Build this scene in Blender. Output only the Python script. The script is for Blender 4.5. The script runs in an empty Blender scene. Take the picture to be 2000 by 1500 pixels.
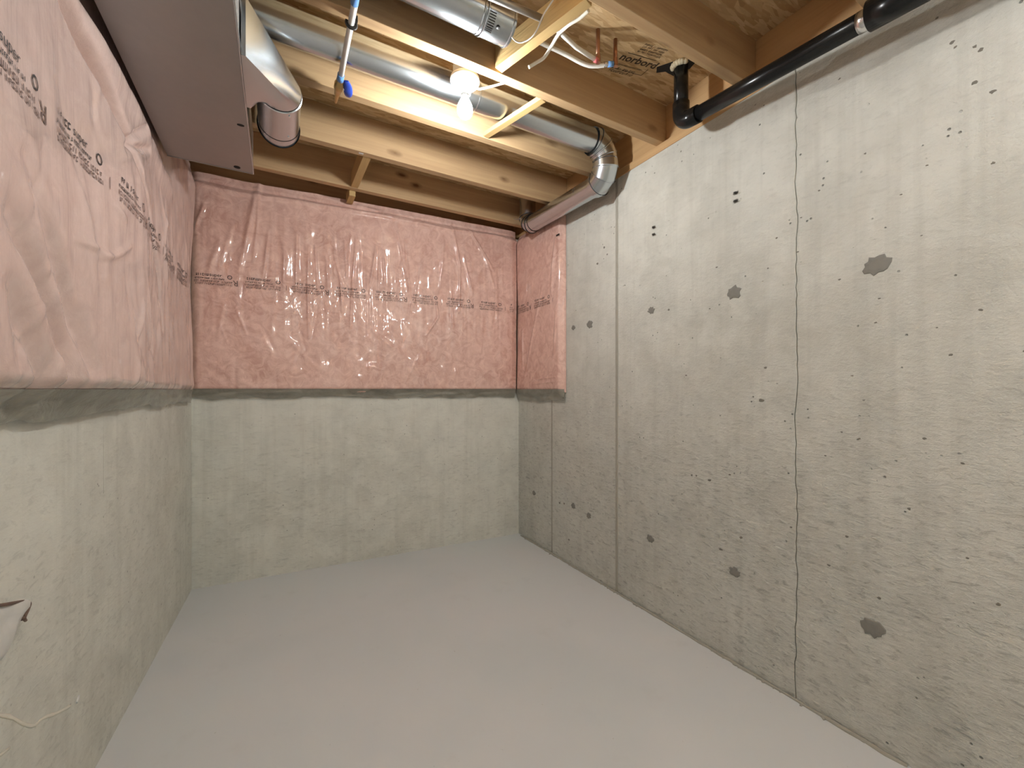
import bpy, bmesh, math, random
import numpy as np
from mathutils import Vector, Matrix

C = bpy.context.scene.collection
scene = bpy.context.scene
rnd = random.Random(7)
rng = np.random.default_rng(7)

# ------------------------------------------------------------------ camera, world, exposure
H = 1.122
cam_d = bpy.data.cameras.new('camera')
cam_d.sensor_width = 36.0
cam_d.lens = 812.0 / 2000.0 * 36.0
cam_d.shift_y = 11.0 / 2000.0
cam_d.clip_start = 0.01
cam = bpy.data.objects.new('camera', cam_d)
C.objects.link(cam)
cam.location = (0, 0, H)
cam.rotation_euler = (math.radians(90), 0, math.radians(-29.4))
scene.camera = cam
world = bpy.data.worlds.new('world')
scene.world = world
world.use_nodes = True
world.node_tree.nodes['Background'].inputs[0].default_value = (0.9, 0.93, 1.0, 1)
world.node_tree.nodes['Background'].inputs[1].default_value = 0.02
vs = scene.view_settings
vs.view_transform = 'Standard'
vs.look = 'None'
vs.gamma = 1.0
vs.use_curve_mapping = False
vs.exposure = 0.45
BULB = 400.0            # bulb surface radiance in the niche
BULB_FILL = 540.0       # radiance of the added fill bulbs, unseen behind the camera
cy = scene.cycles
cy.max_bounces = 7
cy.diffuse_bounces = 5
cy.glossy_bounces = 4
cy.transmission_bounces = 3
cy.transparent_max_bounces = 6
cy.use_light_tree = False
cy.caustics_reflective = False
cy.caustics_refractive = False
cy.use_adaptive_sampling = True
cy.adaptive_threshold = 0.08

# ------------------------------------------------------------------ dimensions (metres)
XR = 1.638                       # inner face of right wall
ZC = 2.29                        # top of concrete
ZJ = 2.328                       # underside of joists
ZS = 2.512                       # underside of subfloor
YF = -1.7                        # wall behind the camera
JT = 0.041


def xl(y):                       # inner face of the left wall (slightly out of square)
    return -0.50 + (y - 1.0) * 0.0415


def yb(x):                       # inner face of the back wall
    return 2.80 + (XR - x) * 0.055


# photograph pixel -> 3D, used only to read real positions off known planes
SA, CA = math.sin(math.radians(29.4)), math.cos(math.radians(29.4))


def ray(px, py):
    u = (px - 1000.0) / 812.0
    return (SA + u * CA, CA - u * SA, (761.0 - py) / 812.0)


def onx(px, py, x):
    r = ray(px, py); t = x / r[0]
    return Vector((x, r[1] * t, H + r[2] * t))


def ony(px, py, y):
    r = ray(px, py); t = y / r[1]
    return Vector((r[0] * t, y, H + r[2] * t))


def onz(px, py, z):
    r = ray(px, py); t = (z - H) / r[2]
    return Vector((r[0] * t, r[1] * t, z))


# ------------------------------------------------------------------ node helpers / materials
class NT:
    def __init__(self, name):
        self.m = bpy.data.materials.new(name)
        self.m.use_nodes = True
        self.t = self.m.node_tree
        self.p = self.t.nodes['Principled BSDF']
        self.out = self.t.nodes['Material Output']

    def n(self, typ, **kw):
        nd = self.t.nodes.new(typ)
        for k, v in kw.items():
            if k.startswith('i_'):
                nd.inputs[k[2:].replace('_', ' ')].default_value = v
            else:
                setattr(nd, k, v)
        return nd

    def l(self, a, b):
        self.t.links.new(a, b)

    def coord(self, scale=(1, 1, 1), rand=False, kind='Object'):
        tc = self.n('ShaderNodeTexCoord')
        src = tc.outputs[kind]
        if rand:
            oi = self.n('ShaderNodeObjectInfo')
            ml = self.n('ShaderNodeMath', operation='MULTIPLY')
            self.l(oi.outputs['Random'], ml.inputs[0]); ml.inputs[1].default_value = 37.0
            ad = self.n('ShaderNodeVectorMath', operation='ADD')
            self.l(src, ad.inputs[0]); self.l(ml.outputs[0], ad.inputs[1])
            src = ad.outputs[0]
        mp = self.n('ShaderNodeMapping')
        mp.inputs['Scale'].default_value = scale
        self.l(src, mp.inputs['Vector'])
        return mp.outputs[0]

    def noise(self, vec, scale, detail=4, rough=0.55, dist=0.0):
        nd = self.n('ShaderNodeTexNoise')
        nd.inputs['Scale'].default_value = scale
        nd.inputs['Detail'].default_value = detail
        nd.inputs['Roughness'].default_value = rough
        nd.inputs['Distortion'].default_value = dist
        self.l(vec, nd.inputs['Vector'])
        return nd.outputs['Fac']

    def ramp(self, fac, stops):
        r = self.n('ShaderNodeValToRGB')
        e = r.color_ramp.elements
        while len(e) < len(stops):
            e.new(0.5)
        for el, (pos, col) in zip(e, stops):
            el.position = pos
            el.color = col if len(col) == 4 else (*col, 1)
        self.l(fac, r.inputs[0])
        return r.outputs[0]

    def mix(self, fac, a, b, blend='MIX'):
        m = self.n('ShaderNodeMix', data_type='RGBA', blend_type=blend)
        for sock, v in ((m.inputs[0], fac), (m.inputs[6], a), (m.inputs[7], b)):
            if hasattr(v, 'is_linked'):
                self.l(v, sock)
            elif isinstance(v, (int, float)):
                sock.default_value = v
            else:
                sock.default_value = v if len(v) == 4 else (*v, 1)
        return m.outputs[2]

    def math(self, op, a, b=0.0):
        m = self.n('ShaderNodeMath', operation=op)
        for i, v in enumerate((a, b)):
            if hasattr(v, 'is_linked'):
                self.l(v, m.inputs[i])
            else:
                m.inputs[i].default_value = v
        return m.outputs[0]

    def bump(self, h, strength=0.3, dist=0.01, normal=None):
        b = self.n('ShaderNodeBump')
        b.inputs['Strength'].default_value = strength
        b.inputs['Distance'].default_value = dist
        self.l(h, b.inputs['Height'])
        if normal is not None:
            self.l(normal, b.inputs['Normal'])
        return b.outputs[0]

    def set(self, **kw):
        for k, v in kw.items():
            sock = self.p.inputs[k.replace('_', ' ')]
            if hasattr(v, 'is_linked'):
                self.l(v, sock)
            elif isinstance(v, tuple) and len(v) == 3 and sock.type == 'RGBA':
                sock.default_value = (*v, 1)
            else:
                sock.default_value = v
        return self


def simple(name, col, rough=0.5, metal=0.0, **kw):
    m = NT(name)
    v = m.coord()
    n = m.noise(v, 40, 3)
    c = m.mix(n, tuple(x * 0.88 for x in col), tuple(min(1, x * 1.10) for x in col))
    m.set(Base_Color=c, Roughness=rough, Metallic=metal, **kw)
    return m.m


def concrete(name, lo, hi, speck=0.5, strata=True, rough=0.85, relief=1.0):
    m = NT(name)
    v = m.coord()
    big = m.noise(v, 1.3, 3, 0.5)
    mid = m.noise(v, 7, 5, 0.6, 0.4)
    c = m.ramp(big, [(0.30, lo), (0.70, hi)])
    c = m.mix(m.ramp(mid, [(0.35, (0, 0, 0)), (0.68, (1, 1, 1))]), c,
              m.mix(0.55, c, tuple(min(1, x * 1.2) for x in hi)))
    # vertical drips left by the forms
    vd = m.coord((9, 9, 0.35))
    dr = m.noise(vd, 2.2, 4, 0.6)
    c = m.mix(m.ramp(dr, [(0.50, (0, 0, 0)), (0.80, (0.4, 0.4, 0.4))]), c, tuple(x * 0.84 for x in lo))
    # pour strata, stretched along the wall
    vh = m.coord((1, 1, 3.0))
    st = m.noise(vh, 22, 5, 0.72, 0.6)
    # rougher in the lower half of the pour
    sx = m.n('ShaderNodeSeparateXYZ')
    m.l(m.coord(kind='Object'), sx.inputs[0])
    low = m.n('ShaderNodeMapRange')
    low.inputs['From Min'].default_value = 1.35
    low.inputs['From Max'].default_value = 0.75
    low.inputs['To Min'].default_value = 0.25
    low.inputs['To Max'].default_value = 1.0
    m.l(m.math('ADD', sx.outputs[2], m.math('MULTIPLY', big, 0.3)), low.inputs['Value'])
    dark = m.ramp(st, [(0.53, (0, 0, 0)), (0.66, (1, 1, 1))])
    dark = m.math('MULTIPLY', m.math('MULTIPLY', dark, low.outputs[0]), speck)
    c = m.mix(dark, c, tuple(x * 0.55 for x in lo))
    light = m.ramp(m.noise(vh, 31, 4, 0.7), [(0.53, (0, 0, 0)), (0.67, (1, 1, 1))])
    c = m.mix(m.math('MULTIPLY', m.math('MULTIPLY', light, low.outputs[0]), speck * 0.8), c, tuple(min(1, x * 1.22) for x in hi))
    # tiny air holes
    vo = m.n('ShaderNodeTexVoronoi')
    vo.inputs['Scale'].default_value = 30
    m.l(v, vo.inputs['Vector'])
    pit = m.ramp(vo.outputs['Distance'], [(0.07, (1, 1, 1)), (0.12, (0, 0, 0))])
    sel = m.ramp(m.noise(v, 9, 2), [(0.55, (0, 0, 0)), (0.62, (1, 1, 1))])
    pit = m.math('MULTIPLY', pit, sel)
    c = m.mix(m.math('MULTIPLY', pit, 0.8), c, tuple(x * 0.35 for x in lo))
    fine = m.noise(v, 120, 4, 0.6)
    h = m.math('ADD', m.math('MULTIPLY', st, low.outputs[0]), m.math('MULTIPLY', fine, 0.3))
    h = m.math('SUBTRACT', h, m.math('MULTIPLY', pit, 0.8))
    h = m.math('ADD', h, m.math('MULTIPLY', mid, 0.5))
    m.set(Base_Color=c, Roughness=rough, Normal=m.bump(h, 0.45 * relief, 0.012), Specular_IOR_Level=0.25)
    return m.m


def wood(name, lo, hi, axis=0, knots=True):
    m = NT(name)
    s = [22.0, 22.0, 22.0]; s[axis] = 1.1
    v = m.coord(tuple(s), rand=True)
    g = m.noise(v, 1.0, 6, 0.62, 0.7)
    s2 = [60.0, 60.0, 60.0]; s2[axis] = 2.0
    g2 = m.noise(m.coord(tuple(s2), rand=True), 1.6, 3, 0.6)
    big = m.noise(m.coord((1, 1, 1), rand=True), 2.2, 2)
    c = m.ramp(g, [(0.28, lo), (0.70, hi)])
    c = m.mix(m.math('MULTIPLY', g2, 0.30), c, tuple(x * 0.66 for x in lo))
    c = m.mix(m.math('MULTIPLY', big, 0.35), c, tuple(x * 0.82 for x in hi))
    if knots:
        s3 = [7.0, 7.0, 7.0]; s3[axis] = 3.2
        kv = m.coord(tuple(s3), rand=True)
        vo = m.n('ShaderNodeTexVoronoi')
        vo.inputs['Scale'].default_value = 1.0
        m.l(kv, vo.inputs['Vector'])
        kd = m.math('ADD', vo.outputs['Distance'], m.math('MULTIPLY', m.noise(kv, 6, 2), 0.09))
        k = m.ramp(kd, [(0.085, (1, 1, 1)), (0.13, (0.5, 0.5, 0.5)), (0.21, (0, 0, 0))])
        c = m.mix(k, c, (lo[0] * 0.30, lo[1] * 0.22, lo[2] * 0.16))
    m.set(Base_Color=c, Roughness=0.62, Normal=m.bump(m.math('ADD', g, g2), 0.25, 0.003), Specular_IOR_Level=0.3)
    return m.m


def metal(name, col, rough, spangle=0.5):
    m = NT(name)
    v = m.coord()
    vo = m.n('ShaderNodeTexVoronoi')
    vo.inputs['Scale'].default_value = 55
    m.l(v, vo.inputs['Vector'])
    n = m.noise(v, 6, 4, 0.6)
    c = m.mix(m.math('MULTIPLY', vo.outputs['Color'], 0.35 * spangle), col, tuple(x * 0.7 for x in col))
    c = m.mix(m.math('MULTIPLY', n, 0.2), c, tuple(x * 0.78 for x in col))
    r = m.math('ADD', m.math('MULTIPLY', n, 0.12), rough - 0.06)
    m.set(Base_Color=c, Metallic=1.0, Roughness=r, Normal=m.bump(m.noise(v, 7, 1), 0.035, 0.01))
    return m.m


def osb(name):
    m = NT(name)
    v = m.coord()
    wob = m.noise(v, 5, 2)
    cols = []
    vo = None
    base = None
    for i, (rot, sc) in enumerate(((0.5, 1.0), (1.15, 0.8), (0.1, 1.3))):
        mp = m.n('ShaderNodeMapping')
        mp.inputs['Rotation'].default_value = (0, 0, rot)
        mp.inputs['Scale'].default_value = (14 * sc, 62 * sc, 30)
        m.l(v, mp.inputs['Vector'])
        vo = m.n('ShaderNodeTexVoronoi')
        vo.inputs['Scale'].default_value = 1.0
        m.l(mp.outputs[0], vo.inputs['Vector'])
        sp = m.n('ShaderNodeSeparateColor')
        m.l(vo.outputs['Color'], sp.inputs[0])
        col = m.ramp(sp.outputs[0], [(0.0, (0.44, 0.29, 0.14)), (0.45, (0.62, 0.44, 0.24)), (0.8, (0.72, 0.54, 0.32)), (1.0, (0.36, 0.22, 0.10))])
        cols.append((col, sp.outputs[1]))
    c = m.mix(m.math('GREATER_THAN', cols[1][1], 0.5), cols[0][0], cols[1][0])
    c = m.mix(m.math('GREATER_THAN', cols[2][1], 0.62), c, cols[2][0])
    fib = m.noise(m.coord((30, 110, 30)), 1.5, 4, 0.6)
    c = m.mix(m.math('MULTIPLY', fib, 0.4), c, (0.30, 0.18, 0.08))
    h = m.math('ADD', cols[0][1], m.math('MULTIPLY', fib, 0.6))
    m.set(Base_Color=c, Roughness=0.7, Normal=m.bump(h, 0.35, 0.004), Specular_IOR_Level=0.25)
    return m.m


def insulation(name, lo, hi, wid=0.14):
    m = NT(name)
    v = m.coord()
    a = m.noise(v, 16, 6, 0.68, 1.3)
    b = m.noise(v, 3.0, 3, 0.5)
    fib = m.noise(m.coord((1, 1, 0.5)), 55, 4, 0.7, 1.5)
    c = m.ramp(a, [(0.5 - wid, lo), (0.5 + wid, hi)])
    c = m.mix(m.ramp(b, [(0.35, (0, 0, 0)), (0.7, (0.4, 0.4, 0.4))]), c, tuple(min(1, x * 1.12) for x in hi))
    c = m.mix(m.math('MULTIPLY', fib, 0.25), c, tuple(x * 0.8 for x in lo))
    film = m.math('ADD', m.noise(m.coord((1, 1, 0.11)), 24, 3, 0.5, 0.4), m.math('MULTIPLY', m.noise(v, 40, 2), 0.10))
    cn = m.bump(film, 0.24, 0.010)
    m.set(Base_Color=c, Roughness=0.62, Normal=m.bump(m.math('ADD', a, fib), 0.16, 0.008),
          Specular_IOR_Level=0.2, Coat_Weight=1.0, Coat_Roughness=0.055, Coat_Normal=cn, Coat_IOR=1.5)
    return m.m


def film(name, col):
    m = NT(name)
    v = m.coord()
    n = m.noise(m.coord((1, 1, 2)), 9, 4, 0.6, 0.6)
    c = m.ramp(n, [(0.3, tuple(x * 0.6 for x in col)), (0.7, col)])
    m.set(Base_Color=c, Roughness=0.32, Normal=m.bump(n, 0.5, 0.02), Alpha=0.86, Coat_Weight=0.4, Coat_Roughness=0.2)
    return m.m


M = {}
M['wall'] = concrete('concrete_wall', (0.52, 0.515, 0.46), (0.63, 0.625, 0.57), 0.62, relief=1.9)
M['wall_smooth'] = concrete('concrete_wall_smooth', (0.53, 0.525, 0.465), (0.64, 0.635, 0.575), 0.34, relief=0.45)
M['patch'] = simple('grey_mortar', (0.23, 0.22, 0.195), 0.9)
M['pit'] = simple('dark_air_hole', (0.20, 0.185, 0.155), 0.9)
M['seam'] = simple('concrete_fin', (0.38, 0.36, 0.305), 0.9)
M['chalk'] = simple('pale_scrape', (0.74, 0.70, 0.60), 0.8)
M['wood'] = wood('spruce_joist', (0.43, 0.275, 0.148), (0.62, 0.425, 0.232))
M['wood_y'] = wood('spruce_block', (0.48, 0.32, 0.135), (0.66, 0.46, 0.205), axis=1, knots=False)
M['sill'] = wood('spruce_sill', (0.52, 0.32, 0.15), (0.68, 0.44, 0.22), axis=1)
M['osb'] = osb('oriented_strand_board')
M['galv'] = metal('galvanised_steel', (0.60, 0.645, 0.68), 0.25, 0.35)
M['galv_dull'] = metal('dull_galvanised_steel', (0.43, 0.42, 0.41), 0.48, 0.3)
M['chrome'] = simple('bright_metal', (0.75, 0.75, 0.75), 0.2, 1.0)
M['brass'] = simple('brass', (0.55, 0.40, 0.18), 0.3, 1.0)
M['copper'] = simple('dull_copper', (0.42, 0.22, 0.14), 0.38, 0.9)
M['pink'] = insulation('pink_glass_wool_under_film', (0.60, 0.345, 0.285), (0.84, 0.585, 0.505))
M['pink_pale'] = insulation('pale_pink_glass_wool_under_film', (0.60, 0.435, 0.39), (0.76, 0.595, 0.545), 0.24)
M['film'] = film('grey_poly_film', (0.38, 0.36, 0.30))
M['ink'] = simple('black_ink', (0.035, 0.03, 0.03), 0.6)
M['ink_soft'] = simple('faded_ink', (0.17, 0.11, 0.095), 0.7)
M['stamp'] = simple('brown_black_stamp', (0.055, 0.035, 0.02), 0.8)
M['abs'] = simple('black_abs_plastic', (0.009, 0.009, 0.009), 0.24, 0.0, Specular_IOR_Level=0.35)
M['white'] = simple('white_plastic', (0.66, 0.655, 0.63), 0.4)
M['cable'] = simple('white_cable_jacket', (0.80, 0.76, 0.66), 0.45)
M['pex'] = simple('white_pex', (0.80, 0.79, 0.74), 0.35)
M['blue'] = simple('blue_plastic', (0.03, 0.07, 0.42), 0.3)
M['lightblue'] = simple('light_blue_plastic', (0.13, 0.30, 0.62), 0.35)
M['red'] = simple('faded_red_plastic', (0.60, 0.15, 0.15), 0.4)
M['black'] = simple('black_clip', (0.02, 0.018, 0.016), 0.5)
M['hole'] = simple('dark_hole', (0.02, 0.018, 0.016), 0.9)
M['foam'] = simple('pale_spray_foam', (0.62, 0.56, 0.40), 0.9)
M['foil'] = simple('silver_satin_sheet', (0.80, 0.78, 0.75), 0.30, 0.25)
M['brown'] = simple('brown_edge', (0.16, 0.10, 0.075), 0.7)

_f = NT('pale_sealed_concrete_floor')
_v = _f.coord()
_b = _f.noise(_v, 1.1, 3, 0.5, 0.4)
_c = _f.ramp(_b, [(0.30, (0.62, 0.645, 0.65)), (0.50, (0.67, 0.68, 0.685)), (0.70, (0.665, 0.695, 0.695))])
_d = _f.noise(_v, 6, 4, 0.6)
_c = _f.mix(_f.ramp(_d, [(0.60, (0, 0, 0)), (0.80, (0.4, 0.4, 0.4))]), _c, (0.56, 0.565, 0.555))
_sp = _f.ramp(_f.noise(_v, 60, 2), [(0.74, (0, 0, 0)), (0.78, (0.5, 0.5, 0.5))])
_c = _f.mix(_sp, _c, (0.40, 0.38, 0.35))
_f.set(Base_Color=_c, Roughness=0.55, Normal=_f.bump(_f.noise(_v, 80, 3), 0.06, 0.004), Specular_IOR_Level=0.3)
M['floor'] = _f.m


def emitter(name, col, strength):
    m = NT(name)
    m.set(Base_Color=(0.9, 0.88, 0.82), Roughness=0.4)
    m.p.inputs['Emission Color'].default_value = (*col, 1)
    m.p.inputs['Emission Strength'].default_value = strength
    return m.m


M['bulb'] = emitter('lit_bulb_glass', (0.975, 1.0, 1.0), BULB)
M['bulb_rear'] = emitter('lit_bulb_glass_rear', (0.975, 1.0, 1.0), BULB_FILL)  # glow of the added fill bulbs

# ------------------------------------------------------------------ object helpers


def link(name, me, mat=None, parent=None):
    o = bpy.data.objects.new(name, me)
    C.objects.link(o)
    if me is not None and mat is not None:
        me.materials.append(mat)
    if parent is not None:
        o.parent = parent
    return o


def mesh(name, verts, faces, mat, parent=None, smooth=False):
    me = bpy.data.meshes.new(name)
    me.from_pydata([tuple(v) for v in verts], [], faces)
    if smooth:
        me.polygons.foreach_set('use_smooth', [True] * len(me.polygons))
    me.update()
    return link(name, me, mat, parent)


def from_bm(name, bm, mat, parent=None, smooth=False):
    bmesh.ops.recalc_face_normals(bm, faces=bm.faces)
    me = bpy.data.meshes.new(name)
    bm.to_mesh(me); bm.free()
    if smooth:
        me.polygons.foreach_set('use_smooth', [True] * len(me.polygons))
    return link(name, me, mat, parent)


def thing(o, label, cat, group=None):
    o['label'] = label; o['category'] = cat
    if group:
        o['group'] = group
    return o


def empty(name, loc, label, cat, group=None):
    o = bpy.data.objects.new(name, None)
    C.objects.link(o); o.location = loc
    o.empty_display_size = 0.05
    bpy.context.view_layer.update()
    return thing(o, label, cat, group)


def structure(o):
    o['kind'] = 'structure'
    return o


def adopt(part, parent):
    """parent a part built in world coordinates"""
    part.parent = parent
    off = Vector((0, 0, 0))
    p = parent
    while p is not None:
        off += p.location
        p = p.parent
    part.location = part.location - off
    return part


def bm_box(bm, lo, hi, bevel=0.0):
    r = bmesh.ops.create_cube(bm, size=1.0)
    s = [hi[i] - lo[i] for i in range(3)]
    c = [(hi[i] + lo[i]) / 2 for i in range(3)]
    for v in r['verts']:
        v.co = Vector((v.co[i] * s[i] + c[i] for i in range(3)))
    if bevel:
        es = list({e for v in r['verts'] for e in v.link_edges})
        bmesh.ops.bevel(bm, geom=es, offset=bevel, segments=2, affect='EDGES', profile=0.5)


def box(name, lo, hi, mat, bevel=0.0, parent=None):
    bm = bmesh.new()
    bm_box(bm, lo, hi, bevel)
    return from_bm(name, bm, mat, parent)


def frames(pts):
    pts = [Vector(p) for p in pts]
    tans = []
    for i in range(len(pts)):
        a = pts[max(0, i - 1)]; b = pts[min(len(pts) - 1, i + 1)]
        tans.append((b - a).normalized())
    up = Vector((0, 0, 1)) if abs(tans[0].z) < 0.9 else Vector((0, 1, 0))
    n = (up - tans[0] * up.dot(tans[0])).normalized()
    out = []
    for p, t in zip(pts, tans):
        n = (n - t * n.dot(t)).normalized()
        out.append((p, t, n, t.cross(n)))
    return out


def smooth_path(pts, k=8):
    pts = [Vector(p) for p in pts]
    q = [pts[0]] + pts + [pts[-1]]
    out = []
    for i in range(1, len(q) - 2):
        p0, p1, p2, p3 = q[i - 1:i + 3]
        for j in range(k):
            t = j / k
            out.append(0.5 * ((2 * p1) + (p2 - p0) * t + (2 * p0 - 5 * p1 + 4 * p2 - p3) * t * t + (3 * p1 - p0 - 3 * p2 + p3) * t ** 3))
    out.append(pts[-1])
    return out


def tube(name, pts, r, mat, parent=None, seg=16, flat=1.0, caps=True):
    fr = frames(pts)
    rs = r if isinstance(r, (list, tuple)) else [r] * len(fr)
    verts, faces = [], []
    for (p, t, n, b), rr in zip(fr, rs):
        for k in range(seg):
            a = 2 * math.pi * k / seg
            verts.append(p + n * (math.cos(a) * rr * flat) + b * (math.sin(a) * rr))
    for i in range(len(fr) - 1):
        for k in range(seg):
            k2 = (k + 1) % seg
            faces.append((i * seg + k, i * seg + k2, (i + 1) * seg + k2, (i + 1) * seg + k))
    if caps:
        faces.append(tuple(range(seg - 1, -1, -1)))
        faces.append(tuple((len(fr) - 1) * seg + k for k in range(seg)))
    o = mesh(name, verts, faces, mat, None, True)
    if caps:
        o.data.polygons[-1].use_smooth = False
        o.data.polygons[-2].use_smooth = False
    if parent is not None:
        adopt(o, parent)
    return o


def lathe(name, prof, mat, origin=(0, 0, 0), parent=None, seg=32, axis='Z'):
    verts, faces = [], []
    o3 = Vector(origin)
    for (r, z) in prof:
        for k in range(seg):
            a = 2 * math.pi * k / seg
            p = Vector((math.cos(a) * r, math.sin(a) * r, z))
            if axis == 'Y':
                p = Vector((p.x, p.z, p.y))
            elif axis == 'X':
                p = Vector((p.z, p.x, p.y))
            verts.append(o3 + p)
    for i in range(len(prof) - 1):
        for k in range(seg):
            k2 = (k + 1) % seg
            faces.append((i * seg + k, i * seg + k2, (i + 1) * seg + k2, (i + 1) * seg + k))
    faces.append(tuple(range(seg - 1, -1, -1)))
    faces.append(tuple((len(prof) - 1) * seg + k for k in range(seg)))
    bm = bmesh.new()
    me = bpy.data.meshes.new('tmp'); me.from_pydata([tuple(v) for v in verts], [], faces)
    bm.from_mesh(me); bpy.data.meshes.remove(me)
    bmesh.ops.recalc_face_normals(bm, faces=bm.faces)
    o = from_bm(name, bm, mat, None, True)
    try:
        o.data.set_sharp_from_angle(angle=math.radians(35))
    except Exception:
        pass
    if parent is not None:
        adopt(o, parent)
    return o


# ------------------------------------------------------------------ value noise for relief
def vnoise(x, y, seed=0):
    r = np.random.default_rng(seed).random((64, 64))
    xi = np.floor(x).astype(int); yi = np.floor(y).astype(int)
    fx = x - xi; fy = y - yi
    fx = fx * fx * (3 - 2 * fx); fy = fy * fy * (3 - 2 * fy)
    g = lambda i, j: r[np.mod(i, 64), np.mod(j, 64)]
    return (g(xi, yi) * (1 - fx) * (1 - fy) + g(xi + 1, yi) * fx * (1 - fy) + g(xi, yi + 1) * (1 - fx) * fy + g(xi + 1, yi + 1) * fx * fy) * 2 - 1


def sstep(a, b, x):
    t = np.clip((x - a) / (b - a), 0, 1)
    return t * t * (3 - 2 * t)


# ================================================================== THE ROOM
floor = structure(box('floor', (-0.9, YF - 0.2, -0.12), (XR + 0.25, 3.3, 0.0), M['floor']))
# thin crumbs of concrete along the foot of the right wall
bm = bmesh.new()
for i in range(120):
    y = rnd.uniform(0.6, 2.75)
    s = rnd.uniform(0.002, 0.007)
    m4 = Matrix.Translation((XR - rnd.uniform(0.0, 0.016), y, s * 0.3)) @ Matrix.Rotation(rnd.random() * 6, 4, 'Z') @ Matrix.Diagonal((s, s * rnd.uniform(0.8, 3), s * 0.7, 1))
    bmesh.ops.create_icosphere(bm, subdivisions=1, radius=1.0, matrix=m4)
g = from_bm('concrete_crumbs', bm, M['seam'], floor)
g['kind'] = 'stuff'
# raised dried slurry bead along the same edge
pts = [(XR - 0.006 - 0.006 * abs(math.sin(i * 1.7)), 0.5 + i * 0.05, 0.001 + 0.002 * rnd.random()) for i in range(46)]
tube('mortar_bead', pts, [0.004 + 0.004 * rnd.random() for _ in pts], M['seam'], floor, 8)

ceiling = structure(box('ceiling', (-0.9, YF - 0.2, ZS), (XR + 0.25, 3.3, ZS + 0.018), M['osb']))

# right wall: a concrete core with the cast panels between form joints
wall_r = structure(box('wall_right', (XR + 0.012, YF - 0.2, 0), (XR + 0.22, 3.3, ZC), M['wall']))


def jag(seed, amp, n=90):
    r = random.Random(seed)
    v, out = 0.0, []
    for i in range(n):
        v = v * 0.6 + r.uniform(-amp, amp)
        out.append(v)
    return out


SEAMS = [2.349, 1.722, 0.808, -0.10]
edges = [(3.3, None)] + [(s, jag(i + 3, (0.0012, 0.0008, 0.0034, 0.002)[i])) for i, s in enumerate(SEAMS)] + [(YF - 0.2, None)]


def concrete_panel(y0, j0, y1, j1):
    n = 90
    verts, faces = [], []
    for i in range(n):
        z = ZC * i / (n - 1)
        a = y0 + 0.0014 + (j0[i] if j0 else 0)
        b = y1 - 0.0014 + (j1[i] if j1 else 0)
        verts += [(XR + 0.02, a, z), (XR + 0.0015, a, z), (XR, a + 0.002, z), (XR, b - 0.002, z), (XR + 0.0015, b, z), (XR + 0.02, b, z)]
    for i in range(n - 1):
        for k in range(5):
            faces.append((i * 6 + k, i * 6 + k + 1, (i + 1) * 6 + k + 1, (i + 1) * 6 + k))
    faces.append(tuple((n - 1) * 6 + k for k in range(6)))
    faces.append(tuple(range(5, -1, -1)))
    bm = bmesh.new()
    me = bpy.data.meshes.new('tmp'); me.from_pydata(verts, [], faces); bm.from_mesh(me); bpy.data.meshes.remove(me)
    return from_bm('concrete_panel', bm, M['wall'], wall_r)


for (ya, ja), (yb_, jb) in zip(edges[:-1], edges[1:]):
    concrete_panel(yb_, jb, ya, ja)


def blob(name, cy, cz, ry, rz, thick, mat, seed, parent, x=XR, n=18):
    r = random.Random(seed)
    verts = [(x - thick, cy, cz)]
    for ring, (f, t) in enumerate(((0.55, 0.95), (0.9, 0.6), (1.0, -0.3))):
        for k in range(n):
            a = 2 * math.pi * k / n
            if ring == 0:
                if k == 0:
                    jit = [1 + r.uniform(-0.25, 0.22) for _ in range(n)]
            rr = f * jit[k]
            verts.append((x - thick * t, cy + math.cos(a) * ry * rr, cz + math.sin(a) * rz * rr))
    faces = [(0, 1 + (k + 1) % n, 1 + k) for k in range(n)]
    for ring in range(2):
        for k in range(n):
            a, b = 1 + ring * n + k, 1 + ring * n + (k + 1) % n
            faces.append((a, b, b + n, a + n))
    return mesh(name, verts, faces, mat, parent)


# mortared form-tie holes (two rows)
for i, (px, py, rp) in enumerate(((1434, 571, 14), (1712, 517, 20), (1272, 607, 8), (1152, 634, 8), (1120, 640, 5),
                                  (1043, 963, 5), (1120, 988, 6), (1150, 1007, 6), (1270, 1052, 8), (1435, 1117, 10), (1703, 1227, 19))):
    p = onx(px, py, XR)
    d = p.x * SA + p.y * CA
    ry = rp / 812 * d * 1.05
    blob('mortar_patch', p.y, p.z, ry * 1.05, rp * 0.92 / 812 * d, 0.004, M['patch'], 50 + i, wall_r)

# cut-off wire ties sticking out in pairs
for px, py in ((1437, 377), (1437, 393), (1277, 444), (1277, 458)):
    p = onx(px, py, XR)
    w = tube('tie_stub', [p + Vector((0.004, 0, 0)), p + Vector((-0.008, 0.001, 0)), p + Vector((-0.011, -0.006, -0.002)), p + Vector((-0.008, -0.014, -0.004))],
             [0.0045, 0.004, 0.0035, 0.002], M['black'], wall_r, 8)
    s = blob('tie_socket', p.y, p.z, 0.011, 0.008, 0.0012, M['pit'], int(px + py), wall_r)

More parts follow.
